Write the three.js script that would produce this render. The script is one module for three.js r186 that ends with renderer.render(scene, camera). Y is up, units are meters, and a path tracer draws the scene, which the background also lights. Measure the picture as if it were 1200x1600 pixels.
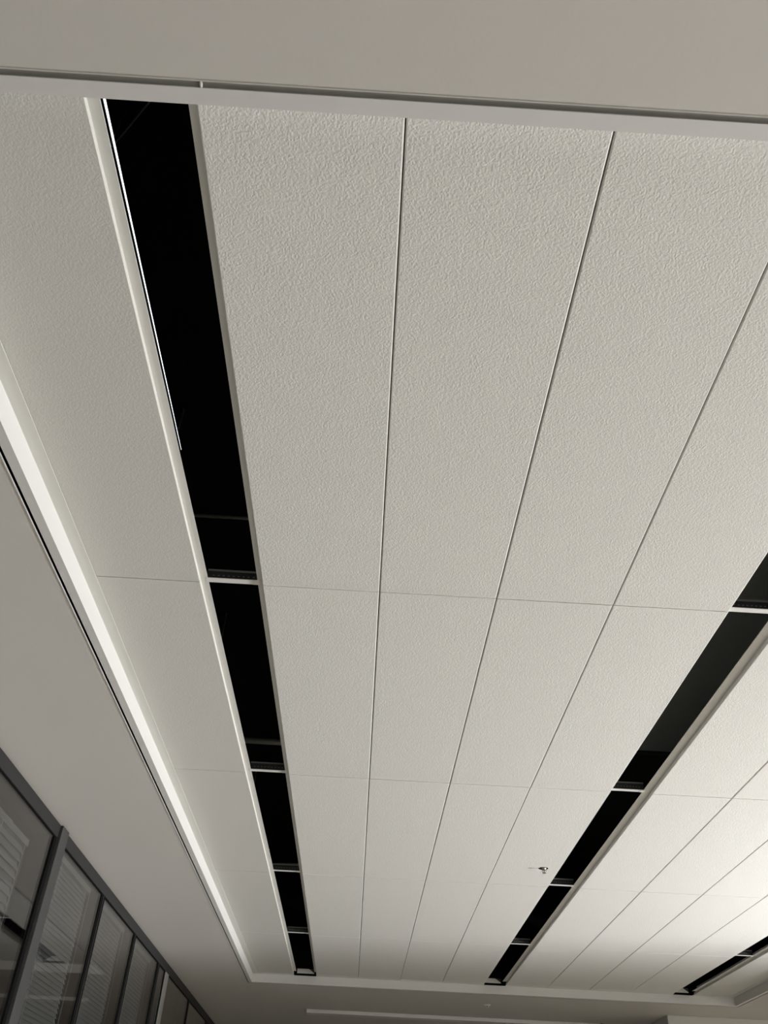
import * as THREE from 'three';
import { mergeGeometries } from 'three/addons/utils/BufferGeometryUtils.js';
import { RoundedBoxGeometry } from 'three/addons/geometries/RoundedBoxGeometry.js';
import { RectAreaLightUniformsLib } from 'three/addons/lights/RectAreaLightUniformsLib.js';

// ---------------------------------------------------------------- camera, light, exposure
const EYE = 1.62;                                    // eye height above the floor
const FOV = 61.6359, PITCH = 38.5104, YAW = 0.9693, ROLL = 2.7146, SHIFT = 20.72;
const EXPOSURE = 1.015;
const LAMP = 88;                                    // globe lamp, candela
const LAMP_AT = [5.5, 1.30, 3.75], LAMP_R = .19, SCREEN_TOP = 1.685;       // x, height above the floor, distance ahead

const renderer = new THREE.WebGLRenderer({ antialias: true });
renderer.toneMapping = THREE.LinearToneMapping;
renderer.toneMappingExposure = EXPOSURE;
renderer.shadowMap.enabled = true;
RectAreaLightUniformsLib.init();

const scene = new THREE.Scene();
scene.background = new THREE.Color(0x000000);

const camera = new THREE.PerspectiveCamera(FOV, 1200 / 1600, 0.05, 60);
{
  const R = THREE.MathUtils.degToRad, p = R(PITCH), y = R(YAW), r = R(ROLL);
  const fwd = new THREE.Vector3(Math.sin(y) * Math.cos(p), Math.sin(p), -Math.cos(y) * Math.cos(p));
  const right = new THREE.Vector3(Math.cos(y), 0, Math.sin(y));
  const up = new THREE.Vector3().crossVectors(right, fwd);
  const r2 = right.clone().multiplyScalar(Math.cos(r)).addScaledVector(up, Math.sin(r));
  const u2 = right.clone().multiplyScalar(-Math.sin(r)).addScaledVector(up, Math.cos(r));
  camera.quaternion.setFromRotationMatrix(new THREE.Matrix4().makeBasis(r2, u2, fwd.clone().negate()));
  camera.position.set(0, EYE, 0);
  camera.setViewOffset(1200, 1600, -SHIFT, 0, 1200, 1600);
  camera.updateProjectionMatrix();
  camera.updateMatrixWorld();
}
scene.add(camera);

// ---------------------------------------------------------------- helpers
let seed = 7;
const rnd = () => { seed = (seed * 1664525 + 1013904223) >>> 0; return seed / 4294967296; };
const used = {};
function numbered(name) { const n = used[name] = (used[name] ?? -1) + 1; return n ? `${name}_${String(n).padStart(3, '0')}` : name; }
function shade(o) { o.traverse(m => { if (m.isMesh) { m.castShadow = true; m.receiveShadow = true; } }); return o; }
function part(name, geo, mat, parent, label) {
  const m = new THREE.Mesh(geo, mat); m.name = numbered(name); parent.add(m);
  m.castShadow = m.receiveShadow = true;
  if (label) m.userData.label = label;
  return m;
}
function thing(name, label, category, group) {
  const g = new THREE.Group(); g.name = numbered(name); scene.add(g);
  g.userData = { label, category }; if (group) g.userData.group = group;
  return g;
}
function struct(name, geo, mat) {
  const m = geo ? new THREE.Mesh(geo, mat) : new THREE.Group();
  m.name = name; m.userData.kind = 'structure'; m.castShadow = m.receiveShadow = true; scene.add(m); return m;
}
// box by bounds: x, height above the eye, distance ahead of the eye
function box(x0, x1, y0, y1, z0, z1) {
  const g = new THREE.BoxGeometry(x1 - x0, y1 - y0, z1 - z0);
  g.translate((x0 + x1) / 2, EYE + (y0 + y1) / 2, -(z0 + z1) / 2);
  return g;
}
function rbox(x0, x1, y0, y1, z0, z1, r) {
  const g = new RoundedBoxGeometry(x1 - x0, y1 - y0, z1 - z0, 1, r);
  g.translate((x0 + x1) / 2, EYE + (y0 + y1) / 2, -(z0 + z1) / 2);
  return g;
}
const P = (x, y, z) => new THREE.Vector3(x, EYE + y, -z);
const tube = (pts, r, seg = 24) => new THREE.TubeGeometry(new THREE.CatmullRomCurve3(pts), seg, r, 8, false);
// extrude a profile given as [x, height above the eye] along the room from z0 to z1
function profile(pts, z0, z1) {
  const s = new THREE.Shape(pts.map(([x, y]) => new THREE.Vector2(x, y + EYE)));
  const g = new THREE.ExtrudeGeometry(s, { depth: z1 - z0, bevelEnabled: false });
  g.translate(0, 0, -z1);
  return g;
}
function lathe(pts, seg = 28) { return new THREE.LatheGeometry(pts.map(([r, y]) => new THREE.Vector2(r, y)), seg); }

// ---------------------------------------------------------------- textures and materials
function noiseGrid(n, s) { let q = s; const a = new Float32Array(n * n); for (let i = 0; i < a.length; i++) { q = (q * 1664525 + 1013904223) >>> 0; a[i] = q / 4294967296; } return a; }
function tileNoise(N, cells, s) {                     // smooth noise that tiles
  const g = noiseGrid(cells, s), out = new Float32Array(N * N), sm = t => t * t * (3 - 2 * t);
  for (let j = 0; j < N; j++) for (let i = 0; i < N; i++) {
    const u = i / N * cells, v = j / N * cells, x = Math.floor(u), y = Math.floor(v), fx = sm(u - x), fy = sm(v - y);
    const a = g[(y % cells) * cells + x % cells], b = g[(y % cells) * cells + (x + 1) % cells];
    const c = g[((y + 1) % cells) * cells + x % cells], d = g[((y + 1) % cells) * cells + (x + 1) % cells];
    out[j * N + i] = (a * (1 - fx) + b * fx) * (1 - fy) + (c * (1 - fx) + d * fx) * fy;
  }
  return out;
}
function heightTexture(N, layers, shape = v => v) {
  const acc = new Float32Array(N * N); let tot = 0;
  for (const [cells, amp, s] of layers) { const t = tileNoise(N, cells, s); for (let i = 0; i < acc.length; i++) acc[i] += t[i] * amp; tot += amp; }
  const d = new Uint8Array(N * N * 4);
  for (let i = 0; i < acc.length; i++) { const v = Math.max(0, Math.min(1, shape(acc[i] / tot))) * 255; d[i * 4] = d[i * 4 + 1] = d[i * 4 + 2] = v; d[i * 4 + 3] = 255; }
  const t = new THREE.DataTexture(d, N, N); t.wrapS = t.wrapT = THREE.RepeatWrapping; t.magFilter = THREE.LinearFilter; t.minFilter = THREE.LinearMipmapLinearFilter; t.generateMipmaps = true; t.needsUpdate = true;
  return t;
}
const TEX = 0.72;                                     // metres covered by one repeat of the panel relief
const stucco = heightTexture(2048, [[310, 1, 11], [200, .55, 23], [512, .45, 37]], v => (v - .5) * 2.1 + .5);
const plasterRelief = heightTexture(512, [[220, .5, 51], [60, .4, 57], [9, .8, 59]]);
plasterRelief.repeat.set(1, 1);
const M = {
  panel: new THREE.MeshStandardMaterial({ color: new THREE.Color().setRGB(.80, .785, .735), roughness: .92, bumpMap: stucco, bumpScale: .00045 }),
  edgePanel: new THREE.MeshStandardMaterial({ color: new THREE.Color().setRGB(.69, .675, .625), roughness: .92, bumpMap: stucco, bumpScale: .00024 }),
  gypsum: new THREE.MeshStandardMaterial({ color: new THREE.Color().setRGB(.645, .62, .572), roughness: .9, bumpMap: plasterRelief, bumpScale: .0004 }),
  trim: new THREE.MeshStandardMaterial({ color: new THREE.Color().setRGB(.72, .708, .68), roughness: .75 }),
  rail: new THREE.MeshStandardMaterial({ color: new THREE.Color().setRGB(.70, .69, .64), roughness: .6 }),
  tee: new THREE.MeshStandardMaterial({ color: new THREE.Color().setRGB(.80, .79, .75), roughness: .55 }),
  webBlack: new THREE.MeshStandardMaterial({ color: new THREE.Color().setRGB(.02, .02, .02), roughness: .8 }),
  hole: new THREE.MeshStandardMaterial({ color: new THREE.Color().setRGB(.16, .16, .15), roughness: .7 }),
  filler: new THREE.MeshStandardMaterial({ color: new THREE.Color().setRGB(.26, .255, .24), roughness: .8 }),
  black: new THREE.MeshStandardMaterial({ color: new THREE.Color().setRGB(.008, .008, .008), roughness: 1 }),
  duct: new THREE.MeshStandardMaterial({ color: new THREE.Color().setRGB(.34, .35, .32), roughness: .5, metalness: .2 }),
  conduit: new THREE.MeshStandardMaterial({ color: new THREE.Color().setRGB(.30, .29, .25), roughness: .45, metalness: .3 }),
  header: new THREE.MeshPhysicalMaterial({ color: new THREE.Color().setRGB(.032, .032, .031), specularIntensity: .35, roughness: .55, metalness: 0 }),
  alu: new THREE.MeshStandardMaterial({ color: new THREE.Color().setRGB(.065, .065, .062), roughness: .5, metalness: .3 }),
  aluLight: new THREE.MeshStandardMaterial({ color: new THREE.Color().setRGB(.42, .42, .40), roughness: .4, metalness: .5 }),
  gasket: new THREE.MeshPhysicalMaterial({ color: new THREE.Color().setRGB(.006, .006, .006), specularIntensity: .15, roughness: .9 }),
  glass: new THREE.MeshPhysicalMaterial({ color: 0xffffff, transmission: 1, roughness: 0, thickness: 0, ior: 1.52 }),
  slat: new THREE.MeshStandardMaterial({ color: new THREE.Color().setRGB(.055, .06, .056), roughness: .6 }),
  cord: new THREE.MeshStandardMaterial({ color: new THREE.Color().setRGB(.2, .2, .19), roughness: .8 }),
  wall: new THREE.MeshStandardMaterial({ color: new THREE.Color().setRGB(.62, .60, .55), roughness: .9 }),
  wallWhite: new THREE.MeshStandardMaterial({ color: new THREE.Color().setRGB(.82, .81, .78), roughness: .9 }),
  floor: new THREE.MeshStandardMaterial({ color: new THREE.Color().setRGB(.40, .37, .32), roughness: .95 }),
  darkRoom: new THREE.MeshStandardMaterial({ color: new THREE.Color().setRGB(.10, .10, .095), roughness: .9 }),
  brass: new THREE.MeshStandardMaterial({ color: new THREE.Color().setRGB(.55, .52, .46), roughness: .35, metalness: .8 }),
  glow: new THREE.MeshStandardMaterial({ color: 0xffffff, emissive: new THREE.Color().setRGB(1, .98, .95), emissiveIntensity: 2 }),
  strip: new THREE.MeshStandardMaterial({ color: 0xffffff, emissive: new THREE.Color().setRGB(.86, .92, 1), emissiveIntensity: 1.5 }),  // emissive colour of the glint in the left slot
  screen: new THREE.MeshStandardMaterial({ color: new THREE.Color().setRGB(.22, .22, .22), roughness: .95 }),
  lampBody: new THREE.MeshStandardMaterial({ color: new THREE.Color().setRGB(.3, .3, .3), roughness: .5, metalness: .5 }),
};

// ---------------------------------------------------------------- measured lines of the ceiling (metres; y above the eye, z ahead)
const YP = 1.18, YF = 1.192, YG = 1.124, YB = 1.124;   // panel face, recessed rail face, plaster soffit, trim underside
const ZR = [.575, 1.8095, 3.0471, 4.2869, 5.5267, 6.7153];   // panel rows
const TL = -.742, TR = 2.642, TN = .5687, TF = 6.74, TW = .0224;   // inner faces of the trim and its width
const K = 1.124 / 1.14, XW = -1.2427;                                     // glass wall
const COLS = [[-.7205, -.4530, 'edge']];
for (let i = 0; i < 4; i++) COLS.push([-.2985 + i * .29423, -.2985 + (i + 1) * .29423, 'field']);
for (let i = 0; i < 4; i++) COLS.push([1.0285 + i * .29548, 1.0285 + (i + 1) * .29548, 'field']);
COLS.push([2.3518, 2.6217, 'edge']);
const SLOTS = [                                       // panel edge, rail opening, panel edge
  { a: -.4530, o0: -.4358, o1: -.3112, b: -.2985 },
  { a: .8784, o0: .8850, o1: .9994, b: 1.0285 },
  { a: 2.2104, o0: 2.2170, o1: 2.3260, b: 2.3518 },
];

// ---------------------------------------------------------------- the room
struct('floor', box(-6.2, 8.2, -EYE - .15, -EYE, -3.2, 11.7), M.floor);
struct('wall_right', box(8.0, 8.2, -EYE, 1.6, -3.2, 11.7), M.wall);
struct('wall_back', box(-6, 8.0, -EYE, 1.6, -3.2, -3.0), M.wallWhite);
struct('wall_far', box(-6, 8.0, -EYE, 1.6, 11.5, 11.7), M.wall);
struct('wall_neighbour', box(-6.2, -6, -EYE, 1.6, -3.2, 11.7), M.darkRoom);
struct('ceiling_neighbour', box(-6, XW - .10, YG + .012, YG + .06, -3.0, 11.5), M.wall);
struct('trim_14', mergeGeometries([box(-1.43, XW - .10, YG, YG + .012, -3.0, 3.60), box(-6, XW - .10, YG, YG + .012, 3.60, 11.5)]), M.darkRoom);
struct('roof_slab', box(-6.2, 8.2, 2.05, 2.25, -3.2, 11.7), M.black);  // black colour keeps the void above the slots dark

// the ceiling: a plaster soffit with a tray of textured panels let into it
const ceiling = struct('ceiling');
{
  const s = new THREE.Shape([[-1.40, -3.0], [8.0, -3.0], [8.0, 11.5], [-1.40, 11.5]].map(([x, z]) => new THREE.Vector2(x, z)));
  const gap = .0065, hx0 = TL - TW - gap, hx1 = TR + TW + gap, hz0 = TN - TW - .0088, hz1 = TF + TW + .006;
  s.holes.push(new THREE.Path([[hx0, hz0], [hx0, hz1], [hx1, hz1], [hx1, hz0]].map(([x, z]) => new THREE.Vector2(x, z))));
  const g = new THREE.ExtrudeGeometry(s, { depth: .0125, bevelEnabled: false });
  g.rotateX(-Math.PI / 2); g.translate(0, EYE + YG, 0);
  part('plaster_soffit', g, M.gypsum, ceiling, 'smooth grey-white plaster soffit around the tray');
  for (const b of [box(hx1, hx1 + .003, YG - .0012, YG + .011, hz0, hz1), box(hx0, hx1, YG - .0006, YG + .011, hz0 - .002, hz0), box(hx0, hx1, YG - .0006, YG + .011, hz1, hz1 + .002)])
    part('edge_bead', b, M.gypsum, ceiling);
  part('edge_bead', box(hx0 - .003, hx0, YG - .0014, YG + .011, hz0, hz1), M.tee, ceiling, 'bead along the left soffit edge, coloured paler for the light on it');  // left bead made whiter for the light this side catches
  // dark closure above the shadow gap and the tray
  part('shadow_gap', mergeGeometries([box(hx0 - .002, TL - TW + .001, YG + .009, YG + .0115, hz0, hz1), box(TR + TW - .001, hx1 + .002, YG + .009, YG + .0115, hz0, hz1), box(hx0, hx1, YG + .0025, YG + .005, hz0 - .001, TN - TW + .001)]), M.filler, ceiling);
  part('plenum_side', mergeGeometries([
    box(TL - TW - .06, TL - TW - .04, YG + .0125, 2.05, TN - .1, TF + .1), box(TR + TW + .04, TR + TW + .06, YG + .0125, 2.05, TN - .1, TF + .1),
    box(TL - .08, TR + .08, YG + .0125, 2.05, TN - .10, TN - .08), box(TL - .08, TR + .08, YG + .0125, 2.05, TF + .08, TF + .10)]), M.black, ceiling);  // sides coloured black so the void stays dark
}
// mitred trim around the tray
function mitred(a, b, inward, len, horizontal) {       // prism with 45-degree ends, long on the outside
  const g = new THREE.BufferGeometry(), v = [], y0 = EYE + YB, y1 = EYE + YP - .002;
  const q = horizontal ? (t, d, y) => [t, y, -d] : (t, d, y) => [d, y, -t];
  const pt = (end, out, y) => { const t = end ? len[1] : len[0]; return q(t + (out ? (end ? TW : -TW) : 0), out ? b : a, y); };
  const c = [pt(0, 0, y0), pt(1, 0, y0), pt(1, 1, y0), pt(0, 1, y0), pt(0, 0, y1), pt(1, 0, y1), pt(1, 1, y1), pt(0, 1, y1)];
  const ctr = c.reduce((m, p) => m.add(new THREE.Vector3(...p).multiplyScalar(1 / 8)), new THREE.Vector3());
  for (const f of [[0, 1, 2, 3], [4, 5, 6, 7], [0, 1, 5, 4], [1, 2, 6, 5], [2, 3, 7, 6], [3, 0, 4, 7]]) {
    const [A, B, C, D] = f.map(i => new THREE.Vector3(...c[i]));
    const n = new THREE.Vector3().subVectors(B, A).cross(new THREE.Vector3().subVectors(C, A));
    const flip = n.dot(new THREE.Vector3().addVectors(A, C).multiplyScalar(.5).sub(ctr)) < 0;
    for (const p of flip ? [A, C, B, A, D, C] : [A, B, C, A, C, D]) v.push(p.x, p.y, p.z);
  }
  g.setAttribute('position', new THREE.Float32BufferAttribute(v, 3));
  g.setAttribute('uv', new THREE.Float32BufferAttribute(new Float32Array(v.length / 3 * 2), 2));
  g.computeVertexNormals();
  return g;
}
part('perimeter_trim', mitred(TL, TL - TW, 1, [TN, TF], false), M.trim, ceiling);
part('perimeter_trim', mitred(TR, TR + TW, 1, [TN, TF], false), M.trim, ceiling);
const nearTrim = part('perimeter_trim', mitred(TN, TN - TW, 1, [TL, TR], true), M.trim, ceiling);
part('perimeter_trim', mitred(TF, TF + TW, 1, [TL, TR], true), M.trim, ceiling);
part('plaster_drip', new THREE.SphereGeometry(1, 10, 8).scale(.0022, .004, .0058).translate(-.2735, EYE + 1.1265, -(TN - TW - .004)), M.gypsum, nearTrim);
// wall angle that carries the panel edges
part('wall_angle', box(TL - .008, TL + .030, YP - .0022, YP - .0005, TN, TF), M.rail, ceiling);
part('wall_angle', box(TR - .030, TR + .008, YP - .0022, YP - .0005, TN, TF), M.trim, ceiling);
for (const [a, b] of [[TL, COLS[0][1]], [COLS[1][0], COLS[4][1]], [COLS[5][0], COLS[8][1]], [COLS[9][0], TR]]) part('wall_angle', box(a, b, YP - .002, YP - .0005, ZR[5] - .006, TF + .01), M.trim, ceiling);

// ceiling panels: chamfered along the long edges, relief in real size
function panelGeometry(w, l, variant, hole, kind) {
  const t = .0118, c = kind === 'edge' ? .0003 : .0022;
  let g;
  if (!hole) {
    const s = new THREE.Shape([[-w / 2 + c, 0], [w / 2 - c, 0], [w / 2, c * .9], [w / 2, t], [-w / 2, t], [-w / 2, c * .9]].map(([x, y]) => new THREE.Vector2(x, y)));
    g = new THREE.ExtrudeGeometry(s, { depth: l, bevelEnabled: false });
    g.translate(0, 0, -l / 2);
  } else {
    const s = new THREE.Shape([[-w / 2, -l / 2], [w / 2, -l / 2], [w / 2, l / 2], [-w / 2, l / 2]].map(([x, y]) => new THREE.Vector2(x, y)));
    const h = new THREE.Path(); h.absellipse(hole[0], hole[1], .022, .022, 0, Math.PI * 2, true); s.holes.push(h);
    g = new THREE.ExtrudeGeometry(s, { depth: t - .001, bevelEnabled: true, bevelThickness: .0005, bevelSize: -.0 + .0005, bevelOffset: -.0005, bevelSegments: 1, curveSegments: 20 });
    g.rotateX(-Math.PI / 2); g.translate(0, .0005, 0);
  }
  const p = g.attributes.position, uv = new Float32Array(p.count * 2), nrm = g.attributes.normal;
  for (let i = 0; i < p.count; i++) {
    const side = Math.abs(nrm.getX(i)) > .8 ? 1 : 0;
    uv[i * 2] = (side ? p.getY(i) : p.getX(i)) / TEX + variant * .37; uv[i * 2 + 1] = p.getZ(i) / TEX + variant * .61;
  }
  g.setAttribute('uv', new THREE.BufferAttribute(uv, 2));
  return g;
}
const cache = {};
const SPRINKLER = [.803, 4.005];
for (let r = 0; r < 5; r++) COLS.forEach(([x0, x1, kind], c) => {
  const z0 = ZR[r] + .0011, z1 = ZR[r + 1] - .0011, g0 = .0011;
  const w = x1 - x0 - g0 * 2, l = z1 - z0, k = (r * 3 + c * 5) % 6;
  const cx = (x0 + x1) / 2, cz = (z0 + z1) / 2, holed = r === 2 && c === 4;
  const key = holed ? 'hole' : `${w.toFixed(4)}|${l.toFixed(4)}|${k}`;
  const geo = cache[key] ??= panelGeometry(w, l, k, holed ? [SPRINKLER[0] - cx, SPRINKLER[1] - cz] : null, kind);
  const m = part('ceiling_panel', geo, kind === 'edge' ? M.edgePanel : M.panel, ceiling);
  const j = () => (rnd() - .5);
  m.position.set(cx + j() * .0008, EYE + YP + .0008 - r * .0004 + j() * .0003, -cz);
  m.rotation.x = j() * .0002;
});

// slots: recessed rails on both sides, cross tees at the row joints, a bracket at the far end
for (const s of SLOTS) {
  const hook = (x, w, dir) => profile([[x, YF], [x + dir * w, YF], [x + dir * w, YF + .030], [x + dir * (w - .0015), YF + .030], [x + dir * (w - .0015), YF + .0015], [x, YF + .0015]], TN + .002, 6.665);
  part('slot_rail', hook(s.o0, Math.max(.03, s.o0 - s.a + .012), -1), M.rail, ceiling);
  part('slot_rail', hook(s.o1, s.b - s.o1 + .012, 1), M.rail, ceiling);
  for (let r = 1; r < 5; r++) {
    const z = ZR[r] + .004;
    const tee = part('cross_tee', box(s.o0 - .004, s.o1 + .004, YF - .0012, YF + .0004, z - .0095, z + .0095), M.tee, ceiling);
    part('tee_web', box(s.o0 - .004, s.o1 + .004, YF + .0004, YF + .026, z - .0006, z + .0006), M.webBlack, tee);
    part('tee_bulb', rbox(s.o0 - .004, s.o1 + .004, YF + .0255, YF + .031, z - .003, z + .003, .001), M.hole, tee);
    const holes = [];
    for (let i = 0; i < 9; i++) { const x = s.o0 + .012 + (s.o1 - s.o0 - .024) * i / 8; holes.push(box(x - .0022, x + .0022, YF + .012, YF + .0142, z - .0012, z + .0001)); }
    part('punched_slots', mergeGeometries(holes), M.hole, tee);
    part('end_clip', rbox(s.o1 - .012, s.o1 + .003, YF - .0028, YF - .0012, z - .0085, z + .0085, .0006), M.rail, tee);
  }
  const b = part('end_bracket', box(s.o0 + .002, s.o1 - .002, 1.1915, 1.221, 6.7345, 6.7360), M.tee, ceiling);
  const gs = new THREE.Shape([[s.o1 - .040, 1.221], [s.o1 - .002, 1.1955], [s.o1 - .002, 1.221]].map(([x, y]) => new THREE.Vector2(x, y + EYE)));
  const gg = new THREE.ExtrudeGeometry(gs, { depth: .002, bevelEnabled: false }); gg.translate(0, 0, -6.7344);
  part('gusset', gg, M.alu, b);
}

// ---------------------------------------------------------------- glass wall on the left
const YH = 1.091 * K;                                  // underside of the head member
struct('trim_1', rbox(XW - .10, XW, YH, YG + .002, -2.9, 11.4, .0015), M.header);
struct('trim_2', box(XW - .10, XW, -EYE, -EYE + .08, -2.9, 11.4), M.header);
const at = a => a.map(v => v * K);
[[-2.9, .86], [.94, 3.605], [3.725, 4.466], [4.528, 5.268], [5.330, 6.035], [6.105, 6.300], [6.440, 7.372], [7.420, 8.40], [8.45, 9.6], [9.65, 11.4]].map(at).forEach(([z0, z1], i) => {
  const w = struct(`window_${i + 1}`);
  part('pane', box(XW - .011, XW - .006, -EYE + .08, YH - .002, z0 + .001, z1 - .001), M.glass, w);
  part('gasket', mergeGeometries([box(XW - .012, XW - .003, YH - .005, YH, z0, z1), box(XW - .012, XW - .003, -EYE + .08, YH - .005, z0, z0 + .004), box(XW - .012, XW - .003, -EYE + .08, YH - .005, z1 - .004, z1)]), M.gasket, w);
});
// uprights between the panes
struct('trim_3', rbox(XW - .10, XW + .012, -EYE, YG - .0005, 3.630 * K, 3.722 * K, .002), M.alu);
struct('trim_4', box(XW - .10, XW - .003, -EYE, YH, 3.605 * K, 3.630 * K), M.gasket);
[[4.466, 4.528], [5.268, 5.330], [6.035, 6.105], [7.372, 7.420], [8.40, 8.45], [9.6, 9.65], [.86, .94]].map(at).forEach(([z0, z1], i) => {
  const t = struct(`trim_${i + 5}`);
  part('upright', box(XW - .09, XW - .003, -EYE, YH, z0, z1), M.gasket, t);
  part('cover_strip', box(XW - .003, XW - .001, -EYE, YH, z0 + (z1 - z0) * .52, z0 + (z1 - z0) * .58), M.alu, t);
});
struct('trim_12', rbox(XW - .09, XW + .004, -EYE, YH - .004, 6.318 * K, 6.420 * K, .002), M.aluLight);
struct('trim_13', mergeGeometries([box(XW - .09, XW - .003, -EYE, YH, 6.420 * K, 6.440 * K), box(XW - .09, XW - .003, -EYE, YH, 6.300 * K, 6.318 * K)]), M.gasket);

// venetian blinds behind the panes: every slat a part
{
  const spans = [[1.25, 3.345, .985, .030, 'large pane left of the broad metal upright'], [3.70, 4.262, 1.055, .0185, 'first pane right of the broad metal upright'], [4.485, 5.026, 1.055, .0185, 'second pane right of the broad metal upright'], [5.275, 5.80, 1.055, .0185, 'third pane right of the broad metal upright']];
  spans.forEach(([z0, z1, top, pitch, where]) => {
    const t = thing('venetian_blind', `grey slatted blind hanging behind the ${where}`, 'blind', 'blinds behind the glass wall');
    const xb = XW - .034, L = z1 - z0, zc = (z0 + z1) / 2;
    t.position.set(xb, EYE, -zc);
    part('head_rail', new RoundedBoxGeometry(.032, .024, L, 1, .002).translate(0, top - .008, 0), M.slat, t);
    const sg = new THREE.BoxGeometry(pitch * 1.2, .0007, L - .01); sg.rotateZ(-1.2);
    const n = Math.round(.74 / pitch);
    for (let i = 0; i < n; i++) part('slat', sg, M.slat, t).position.set(0, top - .032 - i * pitch, 0);
    const bot = top - .032 - n * pitch;
    part('bottom_rail', new RoundedBoxGeometry(.024, .016, L - .01, 1, .002).translate(0, bot, 0), M.slat, t);
    for (const f of [-.485, -.36, .36, .485]) part('ladder_cord', new THREE.CylinderGeometry(.0011, .0011, top - .012 - bot, 6).translate(.0155, (top - .012 + bot) / 2, f * L), M.cord, t);
  });
}

// ---------------------------------------------------------------- beyond the tray
{
  const c = struct('column', rbox(2.335 * K, 3.60, -EYE, YG, 7.32 * K, 8.60, .003), M.wall);
  const rail = thing('ceiling_rail', 'long slim white bar fixed across the grey soffit beyond the panels', 'rail');
  part('bar', rbox(-.402 * K, 1.955 * K, YG - .026, YG - .0005, 7.86 * K, 7.96 * K, .002), M.trim, rail);
  part('end_cap', rbox(1.955 * K, 1.975 * K, YG - .030, YG, 7.85 * K, 7.97 * K, .003), M.hole, rail);
}
function sprinkler(label, x, y, z, mat, pend) {
  const t = thing('sprinkler_head', label, 'sprinkler');
  t.position.set(x, EYE + y, -z);
  part('pipe', new THREE.CylinderGeometry(.0085, .0085, .07, 16).translate(0, .036, 0), mat, t);
  part('body', lathe([[0, .006], [.010, .006], [.011, .001], [.0085, -.003], [.007, -.007], [0, -.007]]), mat, t);
  for (const s of [-1, 1]) part('frame_arm', tube([new THREE.Vector3(s * .007, -.005, 0), new THREE.Vector3(s * .0095, -.011, 0), new THREE.Vector3(s * .003, -.018, 0)], .0016, 10), mat, t);
  part('bulb', new THREE.CylinderGeometry(.0020, .0020, .011, 10).translate(0, -.012, 0), M.hole, t);
  part('deflector', lathe([[0, -.0175], [.004, -.018], [.009, -.0185], [.009, -.0198], [0, -.0192]]), mat, t);
  if (!pend) part('dark_lining', new THREE.CylinderGeometry(.0215, .0215, .036, 28, 1, true).translate(-.004, .0185, 0), M.black, t);  // black lining added so the inside of the hole looks dark
  if (pend) part('escutcheon', lathe([[.010, .0], [.024, .0], [.026, -.002], [.020, -.007], [.010, -.008]]), mat, t);
  return t;
}
sprinkler('small metal sprinkler head poking through a round hole in a white panel', SPRINKLER[0] + .004, YP, SPRINKLER[1], M.brass, false);
sprinkler('small white sprinkler head on the grey soffit above the slim bar', .968 * K, YG, 7.27 * K, M.tee, true);

// inside the void above the slots
{
  const d = thing('air_duct', 'dark grey sheet metal duct seen through the middle slot', 'duct');
  part('casing', rbox(.985, 1.85, 1.45, 1.75, .9, 3.285, .004), M.duct, d);
  part('flange', box(.975, 1.86, 1.44, 1.76, 3.285, 3.297), M.webBlack, d);
  const pipes = [
    ['thin pale conduit crossing the left slot in its nearest bay', 1.60, 2.083, .006, .0],
    ['flat olive conduit crossing the left slot in its second bay', 1.45, 3.388, .014, .01],
    ['slanting thin conduit crossing the left slot in its third bay', 1.45, 5.13, .006, -.09],
  ];
  for (const [label, y, z, r, sl] of pipes) {
    const t = thing('conduit', label, 'pipe', 'conduits above the left slot');
    part('pipe', tube([P(-.72, y, z), P(-.2, y, z + sl)], r, 4), M.conduit, t);
    for (const x of [-.70, -.22]) part('hanger', tube([P(x, y, z), P(x, 2.05, z)], .003, 2), M.conduit, t);
  }
  const w = thing('hanger_wire', 'faint slanting hanger wire in the near end of the left slot', 'wire');
  part('wire', tube([P(-.47, 1.56, .78), P(-.60, 1.64, .93), P(-.68, 2.05, 1.05)], .0018, 10), M.conduit, w);
}
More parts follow.
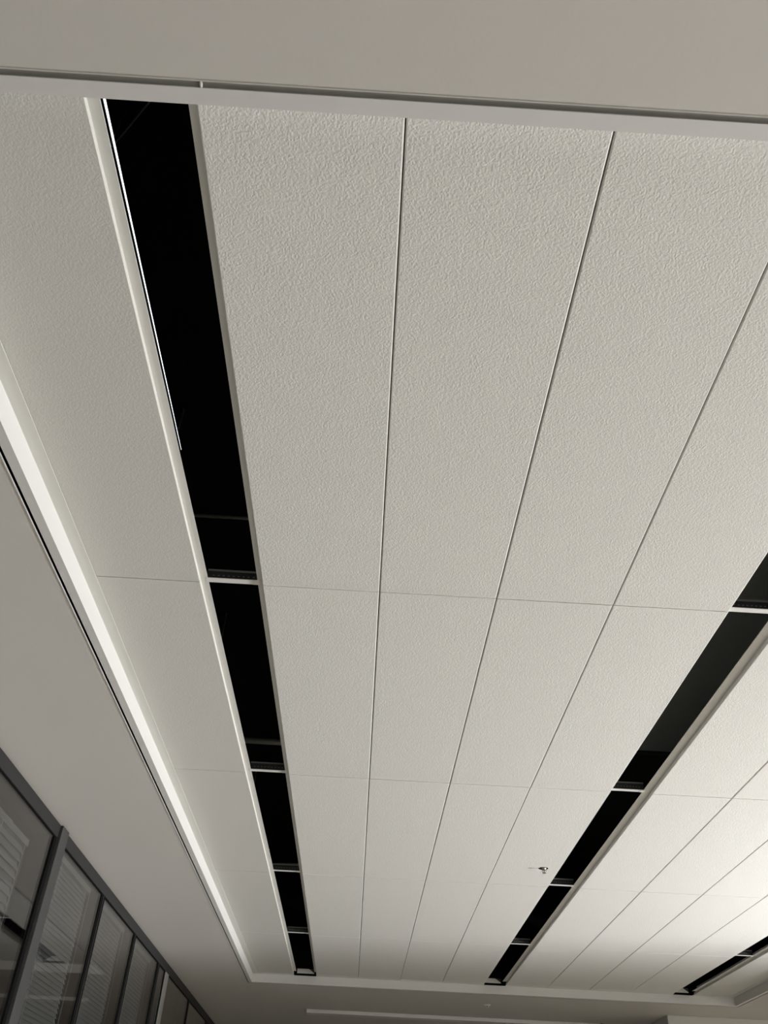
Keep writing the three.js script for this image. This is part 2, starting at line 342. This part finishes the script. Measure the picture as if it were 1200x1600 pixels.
// added tapered emissive line for the glint above the left slot rail
{
  const t = thing('glint_strip', 'thin bright bluish-white glint along the left edge of the left slot', 'glint line');
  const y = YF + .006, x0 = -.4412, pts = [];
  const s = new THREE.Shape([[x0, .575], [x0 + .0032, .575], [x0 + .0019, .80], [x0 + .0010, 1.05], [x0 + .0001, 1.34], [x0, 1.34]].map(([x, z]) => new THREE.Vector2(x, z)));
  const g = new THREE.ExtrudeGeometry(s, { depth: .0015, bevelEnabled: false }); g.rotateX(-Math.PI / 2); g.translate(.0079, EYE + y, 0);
  part('glint_line', g, M.strip, t);
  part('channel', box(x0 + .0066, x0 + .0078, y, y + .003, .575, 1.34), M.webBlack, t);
  const l = new THREE.RectAreaLight(new THREE.Color().setRGB(.86, .92, 1), 1.5, .0015, .7);  // faint light added to go with the glint
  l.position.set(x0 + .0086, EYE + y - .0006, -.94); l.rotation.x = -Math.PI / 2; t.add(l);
}

// ---------------------------------------------------------------- the lit globe lamp, its table and an added shading screen, to the right of the view
{
  const [lx, ly, lz] = LAMP_AT;
  const t = thing('globe_lamp', 'glowing white globe lamp on a tall round table right of the view', 'lamp');
  t.position.set(lx, ly, -lz);
  part('globe', new THREE.SphereGeometry(LAMP_R, 40, 24), M.glow, t);
  part('base', lathe([[0, -LAMP_R - .10], [.085, -LAMP_R - .10], [.085, -LAMP_R - .085], [.03, -LAMP_R - .07], [.03, -LAMP_R - .02], [.07, -LAMP_R + .012], [0, -LAMP_R + .012]]), M.lampBody, t);
  const l = new THREE.PointLight(new THREE.Color().setRGB(.98, 1, 1.05), LAMP, 0, 2);
  l.castShadow = true; l.shadow.radius = LAMP_R / .02; t.add(l);
  const d = thing('side_table', 'tall round dark table under the glowing globe lamp', 'table');
  const h = ly - LAMP_R - .10; d.position.set(lx, 0, -lz);
  part('table_top', lathe([[0, h - .022], [.19, h - .022], [.20, h - .016], [.20, h - .004], [.196, h], [0, h]], 40), M.lampBody, d);
  part('post', new THREE.CylinderGeometry(.025, .025, h - .03, 16).translate(0, (h - .03) / 2 + .01, 0), M.lampBody, d);
  part('foot', lathe([[0, 0], [.2, 0], [.2, .008], [.03, .02], [0, .02]]), M.lampBody, d);
  const sc = thing('shade_screen', 'unseen grey screen added behind the globe lamp to shade the far ceiling', 'screen');
  sc.position.set(3.95, EYE, -(lz + .62)); sc.rotation.y = -.2;  // unseen, set here so its edge shades the far end of the ceiling
  const sb = (x0, x1, y0, y1, z0, z1, r) => { const g = new RoundedBoxGeometry(x1 - x0, y1 - y0, z1 - z0, 1, r); return g.translate((x0 + x1) / 2, (y0 + y1) / 2 - EYE, -(z0 + z1) / 2); };
  part('screen_panel', sb(-.85, 2.6, .04, SCREEN_TOP, -.02, .02, .006), M.screen, sc);
  for (const x of [-.7, 2.4]) part('foot', sb(x - .03, x + .03, 0, .04, -.22, .22, .005), M.lampBody, sc);
}

renderer.render(scene, camera);
